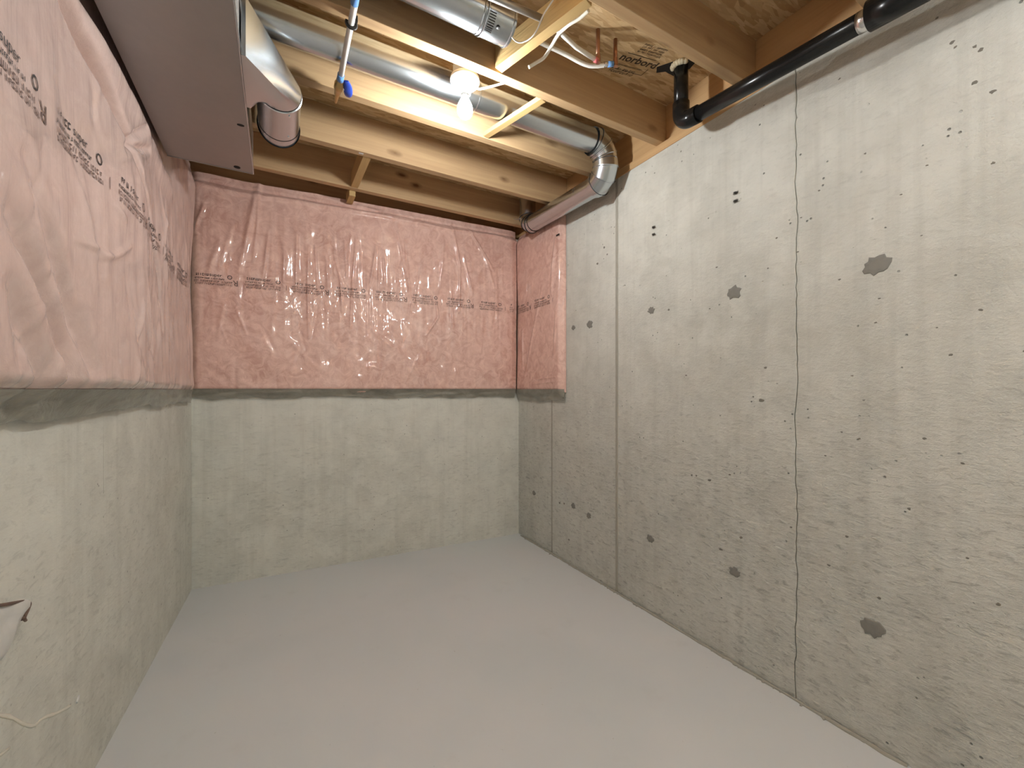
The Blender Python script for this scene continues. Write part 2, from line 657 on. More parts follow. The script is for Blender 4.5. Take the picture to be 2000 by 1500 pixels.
# the other fin: thin concrete ridge where two forms met
for k, sy in enumerate((1.722, 2.349)):
    verts, faces = [], []
    n = 70
    r = random.Random(k)
    wd = (0.011, 0.008)[k]
    for i in range(n):
        z = ZC * i / (n - 1)
        w = wd * r.uniform(0.85, 1.1); h = (0.0035, 0.0015)[k] * r.uniform(0.7, 1.2)
        verts += [(XR + 0.001, sy - w, z), (XR - h, sy - w * 0.7, z), (XR - h, sy + w * 0.7, z), (XR + 0.001, sy + w, z)]
    for i in range(n - 1):
        for q in range(3):
            faces.append((i * 4 + q, i * 4 + q + 1, (i + 1) * 4 + q + 1, (i + 1) * 4 + q))
    mesh('joint_fin', verts, faces, M['seam'], wall_r)

# air holes and dabs scattered over the wall
bm_parts = []
spots = [(1860, 83, 5), (1866, 92, 4), (1904, 91, 5), (1916, 97, 5), (1904, 161, 7), (1939, 179, 7), (1640, 154, 3), (1811, 323, 3), (1940, 318, 4),
         (1915, 605, 5), (1857, 693, 4), (1664, 734, 3), (1710, 630, 3), (1717, 583, 3), (1487, 782, 7), (1495, 718, 4), (1340, 733, 3), (1306, 605, 3),
         (1400, 522, 3), (1517, 465, 3), (1565, 425, 3), (1386, 603, 3), (1500, 524, 3), (1640, 546, 3), (1776, 994, 4), (1806, 856, 4), (1880, 905, 4),
         (1386, 938, 5), (1351, 928, 3), (1360, 929, 3), (1425, 927, 3), (1654, 1048, 4), (1717, 1168, 5), (1408, 1073, 5), (1447, 1050, 4), (1619, 1104, 4),
         (1180, 483, 4), (1186, 497, 3), (1167, 515, 4), (1612, 890, 3), (1644, 844, 3), (1678, 857, 3), (1093, 982, 4), (1102, 984, 3), (1111, 1054, 3),
         (1545, 1030, 4), (1558, 492, 3), (1830, 640, 3), (1760, 380, 3), (1690, 300, 3), (1600, 372, 3), (1800, 460, 3), (1890, 1090, 4), (1950, 1180, 5)]
verts, faces = [], []
r = random.Random(5)
for px, py, rp in spots:
    p = onx(px, py, XR); d = p.x * SA + p.y * CA
    n = 9; b0 = len(verts)
    ry = rp / 812 * d * 0.85; rz = rp / 812 * d * r.uniform(0.45, 0.75)
    verts.append((XR - 0.0012, p.y, p.z))
    for k in range(n):
        a = 2 * math.pi * k / n; q = r.uniform(0.6, 1.15)
        verts.append((XR - 0.0003, p.y + math.cos(a) * ry * q, p.z + math.sin(a) * rz * q))
    for k in range(n):
        faces.append((b0, b0 + 1 + (k + 1) % n, b0 + 1 + k))
o = mesh('air_holes', verts, faces, M['pit'], wall_r)
o['kind'] = 'stuff'

# left and back walls (slightly out of square), front wall behind the camera
def slab(name, a, b, t, z0, z1, mat):
    """vertical slab whose inner face runs a->b, thickened by vector t"""
    v = []
    for z in (z0, z1):
        v += [(a[0], a[1], z), (b[0], b[1], z), (b[0] + t[0], b[1] + t[1], z), (a[0] + t[0], a[1] + t[1], z)]
    f = [(0, 1, 2, 3), (4, 7, 6, 5), (0, 4, 5, 1), (1, 5, 6, 2), (2, 6, 7, 3), (3, 7, 4, 0)]
    bm = bmesh.new()
    me = bpy.data.meshes.new('tmp'); me.from_pydata(v, [], f); bm.from_mesh(me); bpy.data.meshes.remove(me)
    return from_bm(name, bm, mat)


wall_l = structure(slab('wall_left', (xl(YF), YF), (xl(2.93), 2.93), (-0.2, 0), 0, ZC, M['wall_smooth']))
wall_b = structure(slab('wall_back', (-0.6, yb(-0.6)), (XR + 0.01, yb(XR + 0.01)), (0, 0.2), 0, ZC, M['wall_smooth']))
wall_f = structure(box('wall_front', (-0.9, YF - 0.2, 0), (XR + 0.2, YF, ZC), M['wall_smooth']))
# rim boards closing the joist ends
rim_r = structure(box('trim_1', (XR + 0.022, YF - 0.2, ZJ), (XR + 0.06, 3.3, ZS), M['sill'], 0.001))
rim_b = structure(box('trim_2', (-0.9, 2.92, ZC), (XR + 0.02, 2.96, ZS), M['wood'], 0.001))
rim_l = structure(box('trim_3', (-0.62, YF - 0.2, ZC), (-0.58, 2.92, ZS), M['sill'], 0.001))
rim_f = structure(box('trim_4', (-0.58, YF - 0.06, ZC), (XR + 0.02, YF - 0.02, ZS), M['wood'], 0.001))

# left wall marks: pale scrape with a white chip at its end
def onleft(px, py):
    x = -0.47
    for _ in range(4):
        p = onx(px, py, x); x = xl(p.y)
    return p + Vector((0.0006, 0, 0))


pts = smooth_path([onleft(*q) for q in ((-25, 1395), (18, 1400), (45, 1414), (66, 1417), (85, 1402), (110, 1393), (137, 1379))], 5)
tube('scrape_mark', pts, [0.0012 + 0.0006 * rnd.random() for _ in pts], M['chalk'], wall_l, 6, 2.6)
tube('white_chip', [onleft(148, 1373), onleft(153, 1359)], [0.0042, 0.0034], M['white'], wall_l, 8)
pts = [onleft(-15, 1485), onleft(4, 1472), onleft(18, 1461)]
tube('scrape_mark', pts, 0.0014, M['chalk'], wall_l, 6, 2.4)
# faint form joint on the left wall
tube('joint_fin', [(xl(1.74) - 0.0014, 1.74, 0.80), (xl(1.74) - 0.0012, 1.74, 1.2)], 0.002, M['wall_smooth'], wall_l, 6)

# ================================================================== FRAMING
sill = thing(box('sill_plate', (XR - 0.004, YF, ZC), (XR + 0.085, 2.79, ZJ), M['sill'], 0.002),
             'long pale wooden sill plate lying on top of the right concrete wall', 'sill plate')

joist_me = None
J = []
JY = [-1.47, -1.06, -0.66, -0.25, 0.154, 0.56, 0.966, 1.404, 1.80, 2.21, 2.63]  # first four are added out of view to shade the fill bulbs
JL = ['hidden wooden floor joist beside the front wall', 'hidden wooden floor joist before the rear bulb by the front wall',
      'hidden wooden floor joist just behind the second rear bulb', 'hidden wooden floor joist between the camera and the nearer rear bulb',
      'wooden floor joist directly above the camera, nearly out of frame',
      'wooden floor joist at the very top right corner above the black pipe',
      'wooden floor joist nearest the camera that the black drain pipe passes under',
      'wooden floor joist with a bright yellow underside beside the bulb and white lampholder',
      'lit wooden floor joist behind the bulb, its near face bright orange with knots',
      'lit wooden floor joist carrying a tiny white tag, second from the back insulation',
      'farthest wooden floor joist, mostly shaded, just above the back insulation']
for y, lab in zip(JY, JL):
    if joist_me is None:
        o = box('floor_joist', (-1.1, 0, 0), (1.1, JT, ZS - ZJ), M['wood'], 0.002)
        joist_me = o.data
    else:
        o = link('floor_joist', joist_me)
    o.location = (XR + 0.02 - 1.1, y, ZJ)
    thing(o, lab, 'joist', 'floor joists')
    J.append(o)
box('paper_tag', (0, 0, 0), (0.022, 0.012, 0.0008), M['white'], 0, J[9]).location = (0.36 - J[9].location.x, 0.012, -0.0009)


def beam(name, a, b, w, h, mat, zoff=0.0):
    """block from a to b (bottom centre line), width w in plan, height h"""
    a = Vector(a); b = Vector(b)
    t = (b - a).normalized(); s = Vector((t.y, -t.x, 0)).normalized()
    mid = (a + b) / 2
    bm = bmesh.new()
    L = (b - a).length
    bm_box(bm, (-w / 2, -L / 2, 0), (w / 2, L / 2, h), 0.0015)
    o = from_bm(name, bm, mat)
    o.location = mid
    o.rotation_euler = (0, 0, -math.atan2(t.x, t.y))
    return o


thing(beam('nailing_block', (0.728, 1.395, ZJ + 0.001), (0.845, 1.012, ZJ + 0.001), 0.036, 0.085, M['wood_y']),
      'yellow wooden block between two joists beside the round duct end', 'wood block', 'short blocks between joists')
thing(beam('nailing_block', (0.868, 1.797, ZJ + 0.003), (0.968, 1.449, ZJ + 0.002), 0.030, 0.021, M['wood_y']),
      'narrow bright wooden block right of the lit bulb', 'wood block', 'short blocks between joists')
thing(beam('bridging_block', (0.405, 2.254, ZJ + 0.002), (0.40, 2.627, ZJ + 0.002), 0.040, 0.085, M['wood_y']),
      'short grey-brown bridging block between the two rear joists', 'wood block', 'short blocks between joists')
thing(beam('bridging_block', (0.395, 2.674, ZJ - 0.03), (0.395, 2.80, ZJ - 0.03), 0.036, 0.06, M['wood_y']),
      'short bridging stub behind the farthest joist, at the insulation top', 'wood block', 'short blocks between joists')
thing(beam('bridging_block', (1.50, 1.009, ZJ + 0.14), (1.50, 1.395, ZJ + 0.14), 0.036, 0.06, M['wood_y']),
      'wooden backing strip behind the upright black pipe', 'wood block', 'short blocks between joists') if False else None

# print on the OSB underside
def text_mesh(body, size, bold=0.0):
    cu = bpy.data.curves.new('txt', 'FONT')
    cu.body = body; cu.size = size; cu.resolution_u = 2
    cu.fill_mode = 'FRONT'
    cu.offset = size * bold
    ob = bpy.data.objects.new('txt', cu)
    me = bpy.data.meshes.new_from_object(ob)
    bpy.data.objects.remove(ob); bpy.data.curves.remove(cu)
    v = [tuple(x.co) for x in me.vertices]
    f = [tuple(p.vertices) for p in me.polygons]
    bpy.data.meshes.remove(me)
    return v, f


def strokes(x0, x1, y0, h, seed, dens=1.0):
    """rows of small illegible print: tiny upright and level dashes"""
    r = random.Random(seed)
    v, f = [], []
    x = x0
    while x < x1:
        w = h * r.uniform(0.35, 0.75)
        if r.random() < 0.14:
            x += w; continue
        kind = r.randrange(4)
        rects = [[(0, 0, 0.28, 1), (0, 0, 1, 0.25), (0.7, 0, 1, 1)], [(0, 0, 0.28, 1), (0, 0.75, 1, 1), (0, 0.4, 0.8, 0.6)],
                 [(0, 0, 1, 0.25), (0, 0.75, 1, 1), (0, 0, 0.28, 1)], [(0.3, 0, 0.65, 1)]][kind]
        for a, b, c, d in rects:
            q = len(v)
            v += [(x + a * w, y0 + b * h, 0), (x + c * w, y0 + b * h, 0), (x + c * w, y0 + d * h, 0), (x + a * w, y0 + d * h, 0)]
            f.append((q, q + 1, q + 2, q + 3))
        x += w + h * 0.22
    return v, f


def merge(parts):
    V, F = [], []
    for v, f in parts:
        b = len(V)
        V += v
        F += [tuple(i + b for i in q) for q in f]
    return V, F


def rect(x0, y0, x1, y1):
    return [(x0, y0, 0), (x1, y0, 0), (x1, y1, 0), (x0, y1, 0)], [(0, 1, 2, 3)]


# stamp is laid out in its own sheet coordinates: +x to the right, +y up as read from below
def to_ceiling(v):
    return [(x, -y, ZS - 0.0008) for x, y, z in v]


tv, tf = text_mesh('norbord', 0.062, 0.022)
w = max(p[0] for p in tv)
k = 0.178 / w
KS = (ZS - H) / (2.563 - H)
tv = [((1.292 + x * k) * KS, (-1.350 + y * k + (x * k) * 0.20) * KS, 0) for x, y, z in tv]
mesh('stamp_print', to_ceiling(tv), [tuple(reversed(q)) for q in tf], M['stamp'], ceiling)
parts = []
for i in range(4):
    parts.append(strokes(1.335, 1.44, -1.250 - 0.0135 * i, 0.0085, 20 + i))
parts.append(rect(1.305, -1.3085, 1.442, -1.3055))
parts.append(strokes(1.31, 1.43, -1.378, 0.006, 31))
for i in range(2):
    parts.append(strokes(1.30, 1.415, -1.405 - i * 0.018, 0.013, 40 + i))
parts.append(rect(1.45, -1.40, 1.453, -1.36)); parts.append(rect(1.29, -1.403, 1.453, -1.4005))
V, F = merge(parts)
V = [(x * KS, (y + (x - 1.292) * 0.20) * KS, z) for x, y, z in V]
mesh('stamp_print', to_ceiling(V), [tuple(reversed(q)) for q in F], M['stamp'], ceiling)

# ================================================================== INSULATION BLANKETS
class Blanket:
    def __init__(self, a, b, z0, z1, inward):
        self.a = Vector((a[0], a[1], 0)); self.b = Vector((b[0], b[1], 0))
        self.L = (self.b - self.a).length
        self.t = (self.b - self.a).normalized()
        self.n = Vector((-self.t.y, self.t.x, 0))
        if self.n.dot(Vector((*inward, 0))) < 0:
            self.n = -self.n
        self.z0, self.z1 = z0, z1
        self.folds = []
        self.base = None

    def uv(self, px, py, off):
        """pixel on the blanket face -> (u, z)"""
        o = self.a + self.n * off
        r = Vector(ray(px, py))
        cam0 = Vector((0, 0, H))
        tt = (o - Vector((0, 0, 0))).dot(self.n) / r.dot(self.n)
        p = cam0 + r * tt
        return ((p - self.a).dot(self.t), p.z)

    def fold(self, pxs, w, amp, off=0.06):
        self.folds.append(([self.uv(x, y, off) for x, y in pxs], w, amp))

    def fold_uv(self, pts, w, amp):
        self.folds.append((pts, w, amp))

    def off(self, u, v):
        o = self.base(u, v)
        for pts, w, amp in self.folds:
            lens = [0]
            for p, q in zip(pts[:-1], pts[1:]):
                lens.append(lens[-1] + math.hypot(q[0] - p[0], q[1] - p[1]))
            tot = max(lens[-1], 1e-6)
            best = np.full(u.shape, 1e9); par = np.zeros(u.shape)
            lo = min(min(p[0] for p in pts), 9e9) - 5 * w; hi = max(p[0] for p in pts) + 5 * w
            lz = min(p[1] for p in pts) - 5 * w; hz = max(p[1] for p in pts) + 5 * w
            mk = (u > lo) & (u < hi) & (v > lz) & (v < hz)
            if not mk.any():
                continue
            uu, vv = u[mk], v[mk]
            bb = np.full(uu.shape, 1e9); pp = np.zeros(uu.shape)
            for i, (p, q) in enumerate(zip(pts[:-1], pts[1:])):
                dx, dz = q[0] - p[0], q[1] - p[1]
                l2 = dx * dx + dz * dz + 1e-12
                s = np.clip(((uu - p[0]) * dx + (vv - p[1]) * dz) / l2, 0, 1)
                d = np.hypot(uu - p[0] - s * dx, vv - p[1] - s * dz)
                c = d < bb
                bb = np.where(c, d, bb); pp = np.where(c, (lens[i] + s * math.sqrt(l2)) / tot, pp)
            env = np.sin(np.pi * (0.10 + 0.80 * pp)) ** 0.8
            o[mk] = o[mk] + amp * env * np.exp(-(bb / w) ** 2)
        return o

    def build(self, name, nu, nv, mat, parent):
        u = np.linspace(0, self.L, nu); v = np.linspace(self.z0, self.z1, nv)
        U, V = np.meshgrid(u, v)
        O = np.maximum(self.off(U.ravel(), V.ravel()), 0.004)
        P = np.array(self.a)[None, :] + U.ravel()[:, None] * np.array(self.t) + O[:, None] * np.array(self.n)
        P[:, 2] = V.ravel()
        idx = np.arange(nu * nv).reshape(nv, nu)
        F = np.stack([idx[:-1, :-1].ravel(), idx[:-1, 1:].ravel(), idx[1:, 1:].ravel(), idx[1:, :-1].ravel()], 1)
        # back skirt so the blanket is a solid pad
        rim = list(idx[0, :]) + list(idx[1:, -1]) + list(idx[-1, -2::-1]) + list(idx[-2:0:-1, 0])
        base = P[rim] - np.array(self.n)[None, :] * (O[rim] - 0.001)[:, None]
        b0 = len(P)
        P = np.concatenate([P, base])
        m = len(rim)
        S = [(int(rim[i]), b0 + i, b0 + (i + 1) % m, int(rim[(i + 1) % m])) for i in range(m)]
        faces = [tuple(int(q) for q in f) for f in F] + S
        bm = bmesh.new()
        me = bpy.data.meshes.new(name); me.from_pydata(P.tolist(), [], faces)
        me.polygons.foreach_set('use_smooth', [True] * len(me.polygons))
        me.update()
        o = link(name, me, mat)
        return adopt(o, parent)

    def point(self, u, v, lift):
        u = np.asarray(u, float); v = np.asarray(v, float)
        O = np.maximum(self.off(u, v), 0.004) + lift
        P = np.array(self.a)[None, :] + u[:, None] * np.array(self.t) + O[:, None] * np.array(self.n)
        P[:, 2] = v
        return P


def flap(bl, name, parent, mat, drop, seed, u0=0.0, u1=None, lift=0.012):
    """loose film hanging below a blanket: wavy strip close to the wall"""
    u1 = bl.L if u1 is None else u1
    n = max(20, int((u1 - u0) / 0.012)); rows = 9
    us = np.linspace(u0, u1, n)
    verts, faces = [], []
    for j in range(rows):
        s = j / (rows - 1)
        z = bl.z0 + 0.022 - s * (drop + 0.006 * vnoise(us * 7, us * 0, seed) + 0.006 * vnoise(us * 19, us * 0 + 3, seed + 1) + 0.022)
        top = np.maximum(bl.off(us, np.full(n, bl.z0 + 0.02)), 0.006) + 0.002
        o = top * (1 - s) ** 1.2 + lift * (1 - (1 - s) ** 1.2) + 0.010 * vnoise(us * 9 + s * 2, us * 0 + s * 3, seed + 2) * math.sin(math.pi * min(1, s * 1.0)) + 0.004
        o = np.maximum(o, 0.004)
        for i in range(n):
            p = bl.a + bl.t * float(us[i]) + bl.n * float(o[i])
            verts.append((p.x, p.y, float(z[i])))
    for j in range(rows - 1):
        for i in range(n - 1):
            faces.append((j * n + i, j * n + i + 1, (j + 1) * n + i + 1, (j + 1) * n + i))
    o = mesh(name, verts, faces, mat, None, True)
    return adopt(o, parent)


def print_band(bl, parent, z, u0, u1, step, sgn, seed, scale=1.0):
    """the printed stripe: a row of repeated blocks of lettering along the blanket"""
    dark, soft = [], []
    r = random.Random(seed)
    i = 0
    u = u0
    while u < u1 - 0.03:
        w = min(step * 0.74, u1 - 0.012 - u)
        t, f = text_mesh('super', 0.026 * scale)
        if w > step * 0.5:
            dark.append(([(u + w * 0.40 + x, z + 0.030 * scale + y, 0) for x, y, q in t], f))
        dark.append(strokes(u + 0.01, u + w * 0.36, z + 0.030 * scale, 0.013 * scale, seed * 100 + i))
        if w > step * 0.7:
            a = 10
            ring = []
            cx, cz = u + w * 0.93, z + 0.032 * scale
            rv = [(cx + math.cos(2 * math.pi * k / a) * q * scale, cz + math.sin(2 * math.pi * k / a) * q * scale, 0) for q in (0.012, 0.0085) for k in range(a)]
            dark.append((rv, [(k, (k + 1) % a, a + (k + 1) % a, a + k) for k in range(a)]))
        dark.append(strokes(u + w * 0.02, u + w * 0.78, z + 0.013 * scale, 0.008 * scale, seed * 100 + i + 31))
        soft.append(strokes(u + 0.0, u + w, z - 0.004 * scale, 0.011 * scale, seed * 100 + i + 57))
        soft.append(strokes(u + w * 0.04, u + w, z - 0.018 * scale, 0.010 * scale, seed * 100 + i + 77))
        if w > step * 0.7 and i % 2 == 0:
            t, f = text_mesh('R', 0.045 * scale)
            xm = max(p[0] for p in t)
            soft.append(([(u + step * 0.86 - x, z + 0.016 * scale - y, 0) for x, y, q in t], f))
        elif w > step * 0.7:
            soft.append(rect(u + step * 0.86, z - 0.012 * scale, u + step * 0.87, z + 0.016 * scale))
        u += step * r.uniform(0.97, 1.03)
        i += 1
    for nm, lst, mt in (('printed_lettering', dark, M['ink']), ('printed_fine_print', soft, M['ink_soft'])):
        V, F = merge(lst)
        uu = [(p[0] if sgn > 0 else u1 - (p[0] - u0)) for p in V]
        P = bl.point(uu, [p[1] for p in V], 0.0016)
        o = mesh(nm, P.tolist(), F, mt)
        o['kind'] = 'stuff'
        adopt(o, parent)


# ---- back wall blanket
ZI0 = 1.105
bb = Blanket((-0.43, yb(-0.43)), (XR - 0.046, yb(XR - 0.046)), ZI0, ZJ + 0.004, (0, -1))


def base_back(u, v):
    e = sstep(-0.005, 0.05, u) * (0.6 + 0.4 * sstep(0.0, 0.05, bb.L - u)) * sstep(-0.02, 0.035, v - bb.z0)
    top = 1 - 0.35 * sstep(2.25, 2.32, v)
    o = 0.062 * e ** 0.6 * top
    o += 0.010 * vnoise(u * 3.1, v * 2.2, 11) + 0.004 * vnoise(u * 9, v * 5, 12) + 0.0016 * vnoise(u * 26, v * 20, 13)
    # rolled lip at the top
    o += 0.012 * np.exp(-((v - 2.255 - 0.008 * vnoise(u * 6, v * 0, 14)) / 0.012) ** 2)
    o += -0.010 * np.exp(-((v - 2.285) / 0.010) ** 2)
    # gentle upright rippling in the slack film
    rip = sstep(1.30, 1.75, v) * (1 - 0.7 * sstep(2.05, 2.25, v))
    o += 0.0035 * rip * vnoise(u * 34 + 0.6 * v, v * 2.2, 15) + 0.0015 * rip * vnoise(u * 70, v * 4, 16)
    o += 0.002 * (1 - rip) * vnoise(u * 18, v * 26, 17)
    return o


bb.base = base_back
for pts, w, amp in (
        ([(505, 352), (490, 430), (468, 530)], 0.016, 0.016), ([(507, 352), (503, 440), (495, 510)], 0.010, 0.012),
        ([(525, 450), (515, 545)], 0.009, 0.010), ([(556, 500), (553, 560)], 0.010, 0.008), ([(580, 455), (578, 575)], 0.009, 0.010),
        ([(603, 480), (601, 560), (603, 660)], 0.007, 0.011), ([(615, 480), (622, 575)], 0.007, 0.009), ([(637, 500), (641, 570)], 0.008, 0.010),
        ([(652, 490), (665, 550), (668, 610)], 0.007, 0.010), ([(673, 470), (677, 540)], 0.006, 0.008), ([(684, 465), (677, 540)], 0.006, 0.009),
        ([(695, 465), (688, 560), (684, 640)], 0.007, 0.012), ([(735, 480), (722, 560)], 0.008, 0.012), ([(740, 480), (739, 575)], 0.006, 0.008),
        ([(747, 490), (752, 565)], 0.007, 0.010), ([(770, 430), (785, 500), (800, 570)], 0.008, 0.008), ([(790, 470), (801, 590), (795, 625)], 0.008, 0.010),
        ([(820, 510), (806, 600)], 0.008, 0.009), ([(866, 470), (858, 560)], 0.009, 0.008), ([(881, 436), (898, 520), (896, 610)], 0.009, 0.012),
        ([(912, 443), (940, 490), (964, 530)], 0.008, 0.012), ([(905, 500), (922, 575)], 0.009, 0.008), ([(850, 580), (855, 620), (832, 655)], 0.008, 0.011),
        ([(880, 550), (884, 640)], 0.008, 0.007), ([(945, 500), (965, 560)], 0.010, 0.007), ([(430, 470), (405, 540)], 0.016, 0.010),
        ([(400, 400), (378, 450)], 0.010, 0.012), ([(455, 440), (430, 520)], 0.014, 0.009), ([(700, 400), (760, 420), (800, 430)], 0.012, 0.010),
        ([(560, 355), (640, 385), (690, 400)], 0.010, 0.008), ([(720, 640), (780, 690)], 0.014, 0.005), ([(560, 660), (620, 720)], 0.014, 0.005)):
    bb.fold(pts, w, amp)
r = random.Random(21)
for i in range(60):
    u = r.uniform(0.08, bb.L - 0.1); z = r.uniform(1.2, 2.15); l = r.uniform(0.05, 0.2); a = r.gauss(0, 0.25)
    bb.fold_uv([(u, z), (u + a * l, z - l)], r.uniform(0.006, 0.014), r.choice((-1, 1)) * r.uniform(0.002, 0.005))
ins_b = empty('insulation_blanket', (0.6, 2.8, ZI0), 'wide shiny pink insulation blanket across the back wall with wrinkled clear film', 'insulation', 'pink basement insulation')
bb.build('facing', 520, 300, M['pink'], ins_b)
flap(bb, 'bottom_flap', ins_b, M['film'], 0.035, 3)
print_band(bb, ins_b, 1.725, 0.03, bb.L - 0.02, 0.243, 1, 4)

# ---- left wall blanket
YL0 = -0.9
bl = Blanket((xl(YL0), YL0), (xl(2.80), 2.80), ZI0 - 0.004, ZJ - 0.01, (1, 0))


def base_left(u, v):
    y = YL0 + u
    near = 1 - sstep(2.26, 2.34, y)                     # under the trunk duct the pad is squeezed flat
    e = sstep(-0.02, 0.05, v - bl.z0)
    o = (0.102 - 0.060 * sstep(1.45, 2.35, y)) * e ** 0.6 * (0.6 + 0.4 * sstep(0.0, 0.05, bl.L - u))
    o += 0.016 * vnoise(u * 2.3, v * 1.8, 31) + 0.006 * vnoise(u * 6, v * 4, 32) + 0.0015 * vnoise(u * 22, v * 17, 33)
    sq = near * sstep(1.99, 2.12, v)
    o = o * (1 - sq) + 0.018 * sq
    o += 0.012 * near * np.exp(-((v - 1.985) / 0.05) ** 2)
    o *= 1 - 0.5 * (1 - near) * sstep(2.2, 2.31, v)
    # pleats gathered at the hem
    hem = np.exp(-((v - 1.115) / 0.05) ** 2)
    o += 0.005 * hem * vnoise(u * 30 + v * 6, v * 0, 34)
    rip = sstep(1.15, 1.4, v) * (1 - sstep(1.7, 1.95, v))
    o += 0.003 * rip * vnoise(u * 20 + v * 3.0, v * 1.5, 35)
    return o


bl.base = base_left
for pts, w, amp in (
        ([(100, -40), (150, 70), (190, 150), (222, 225), (242, 275)], 0.018, -0.040),
        ([(245, 285), (262, 330), (290, 410), (318, 520), (338, 640)], 0.014, -0.026),
        ([(230, 285), (262, 262), (283, 250)], 0.014, -0.020), ([(242, 275), (275, 290), (292, 292)], 0.012, -0.016),
        ([(0, 420), (70, 560), (125, 690), (150, 780)], 0.030, -0.034), ([(20, 300), (110, 540), (175, 720)], 0.026, -0.024),
        ([(0, 560), (55, 680), (105, 790)], 0.026, -0.026), ([(0, 240), (60, 400), (120, 560)], 0.040, 0.012),
        ([(20, 500), (90, 640), (130, 760)], 0.020, 0.010), ([(200, 20), (250, 130), (285, 230)], 0.03, 0.012),
        ([(170, 500), (205, 498), (240, 480)], 0.010, 0.007), ([(130, 465), (165, 480), (195, 498)], 0.009, 0.007),
        ([(300, 600), (312, 700)], 0.012, -0.008), ([(270, 590), (262, 660)], 0.010, 0.008), ([(283, 570), (300, 680)], 0.010, 0.007),
        ([(330, 470), (345, 560)], 0.012, 0.008), ([(210, 405), (225, 425)], 0.012, 0.006)):
    bl.fold(pts, w, amp, 0.085)
r = random.Random(22)
for i in range(46):
    u = r.uniform(1.6, bl.L - 0.1); z = r.uniform(1.2, 1.95); l = r.uniform(0.08, 0.3)
    bl.fold_uv([(u, z), (u + r.gauss(0.1, 0.3) * l, z - l)], r.uniform(0.008, 0.02), r.choice((-1, 1)) * r.uniform(0.002, 0.006))
ins_l = empty('insulation_blanket', (xl(1.4), 1.4, ZI0), 'bulging pale pink insulation blanket covering the upper left wall', 'insulation', 'pink basement insulation')
bl.build('facing', 620, 220, M['pink_pale'], ins_l)
flap(bl, 'bottom_flap', ins_l, M['film'], 0.045, 8, 0.0, None, 0.014)
print_band(bl, ins_l, 1.655, 0.60, bl.L - 0.05, 0.30, 1, 6, 1.15)

# ---- narrow strip turning the corner on to the right wall
br = Blanket((XR - 0.001, 2.185), (XR - 0.001, 2.790), ZI0 - 0.002, ZC - 0.004, (-1, 0))


def base_right(u, v):
    e = sstep(-0.006, 0.03, u) * (0.30 + 0.70 * sstep(0.0, 0.06, br.L - u)) * sstep(-0.02, 0.035, v - br.z0) * (0.35 + 0.65 * sstep(0.0, 0.05, br.z1 - v))
    o = 0.046 * e ** 0.6
    o += 0.006 * vnoise(u * 4, v * 2.5, 41) + 0.0025 * vnoise(u * 14, v * 7, 42)
    return o


br.base = base_right
for pts, w, amp in (([(1085, 470), (1080, 520), (1078, 575)], 0.012, 0.010), ([(1060, 560), (1040, 660), (1025, 740)], 0.012, 0.006),
                    ([(1020, 640), (1022, 720)], 0.008, 0.008), ([(1088, 600), (1082, 700)], 0.012, 0.006), ([(1040, 525), (1070, 518)], 0.006, -0.005),
                    ([(1040, 750), (1085, 745)], 0.006, 0.003), ([(1040, 742), (1085, 736)], 0.006, 0.003)):
    br.fold(pts, w, amp, 0.045)
ins_r = empty('insulation_blanket', (XR, 2.48, ZI0), 'narrow pink insulation strip on the right wall beside the back corner', 'insulation', 'pink basement insulation')
br.build('facing', 150, 240, M['pink'], ins_r)
flap(br, 'bottom_flap', ins_r, M['film'], 0.055, 15, 0.0, None, 0.010)
print_band(br, ins_r, 1.715, 0.02, br.L - 0.02, 0.27, -1, 9)
p = br.point([0.03], [2.13], 0.002)[0]
adopt(box('fastener', (p[0] - 0.004, p[1] - 0.02, p[2] - 0.005), (p[0], p[1] + 0.014, p[2] + 0.005), M['black'], 0.002), ins_r)
p = br.point([0.012], [1.07], 0.002)[0]
adopt(box('fastener', (p[0] - 0.012, p[1] - 0.004, p[2] - 0.004), (p[0] - 0.002, p[1] + 0.004, p[2] + 0.004), M['black'], 0.001), ins_r)

# ================================================================== DUCTS
def duct_ring(p, t, n, b, r, seg):
    return [p + n * (math.cos(2 * math.pi * k / seg) * r) + b * (math.sin(2 * math.pi * k / seg) * r) for k in range(seg)]


def duct_shell(name, rings, mat, parent=None, cap0=False, cap1=False):
    seg = len(rings[0])
    verts = [v for rg in rings for v in rg]
    faces = []
    for i in range(len(rings) - 1):
        for k in range(seg):
            k2 = (k + 1) % seg
            faces.append((i * seg + k, i * seg + k2, (i + 1) * seg + k2, (i + 1) * seg + k))
    if cap0:
        faces.append(tuple(range(seg - 1, -1, -1)))
    if cap1:
        faces.append(tuple((len(rings) - 1) * seg + k for k in range(seg)))
    o = mesh(name, verts, faces, mat, None, True)
    if cap0 or cap1:
        for pgn in o.data.polygons[-(int(cap0) + int(cap1)):]:
            pgn.use_smooth = False
    try:
        o.data.set_sharp_from_angle(angle=math.radians(28))
    except Exception:
        pass
    if parent is not None:
        adopt(o, parent)
    return o


def straight(name, a, b, r, mat, parent, seg=40, cap0=False, cap1=False, bead=()):
    a = Vector(a); b = Vector(b)
    t = (b - a).normalized()
    up = Vector((0, 0, 1)) if abs(t.z) < 0.9 else Vector((0, 1, 0))
    n = (up - t * up.dot(t)).normalized(); bi = t.cross(n)
    L = (b - a).length
    st = [(0, r)]
    for x in sorted(bead):
        st += [(x - 0.004, r), (x - 0.0015, r + 0.003), (x + 0.0015, r + 0.003), (x + 0.004, r)]
    st.append((L, r))
    return duct_shell(name, [duct_ring(a + t * s, t, n, bi, rr, seg) for s, rr in st], mat, parent, cap0, cap1)


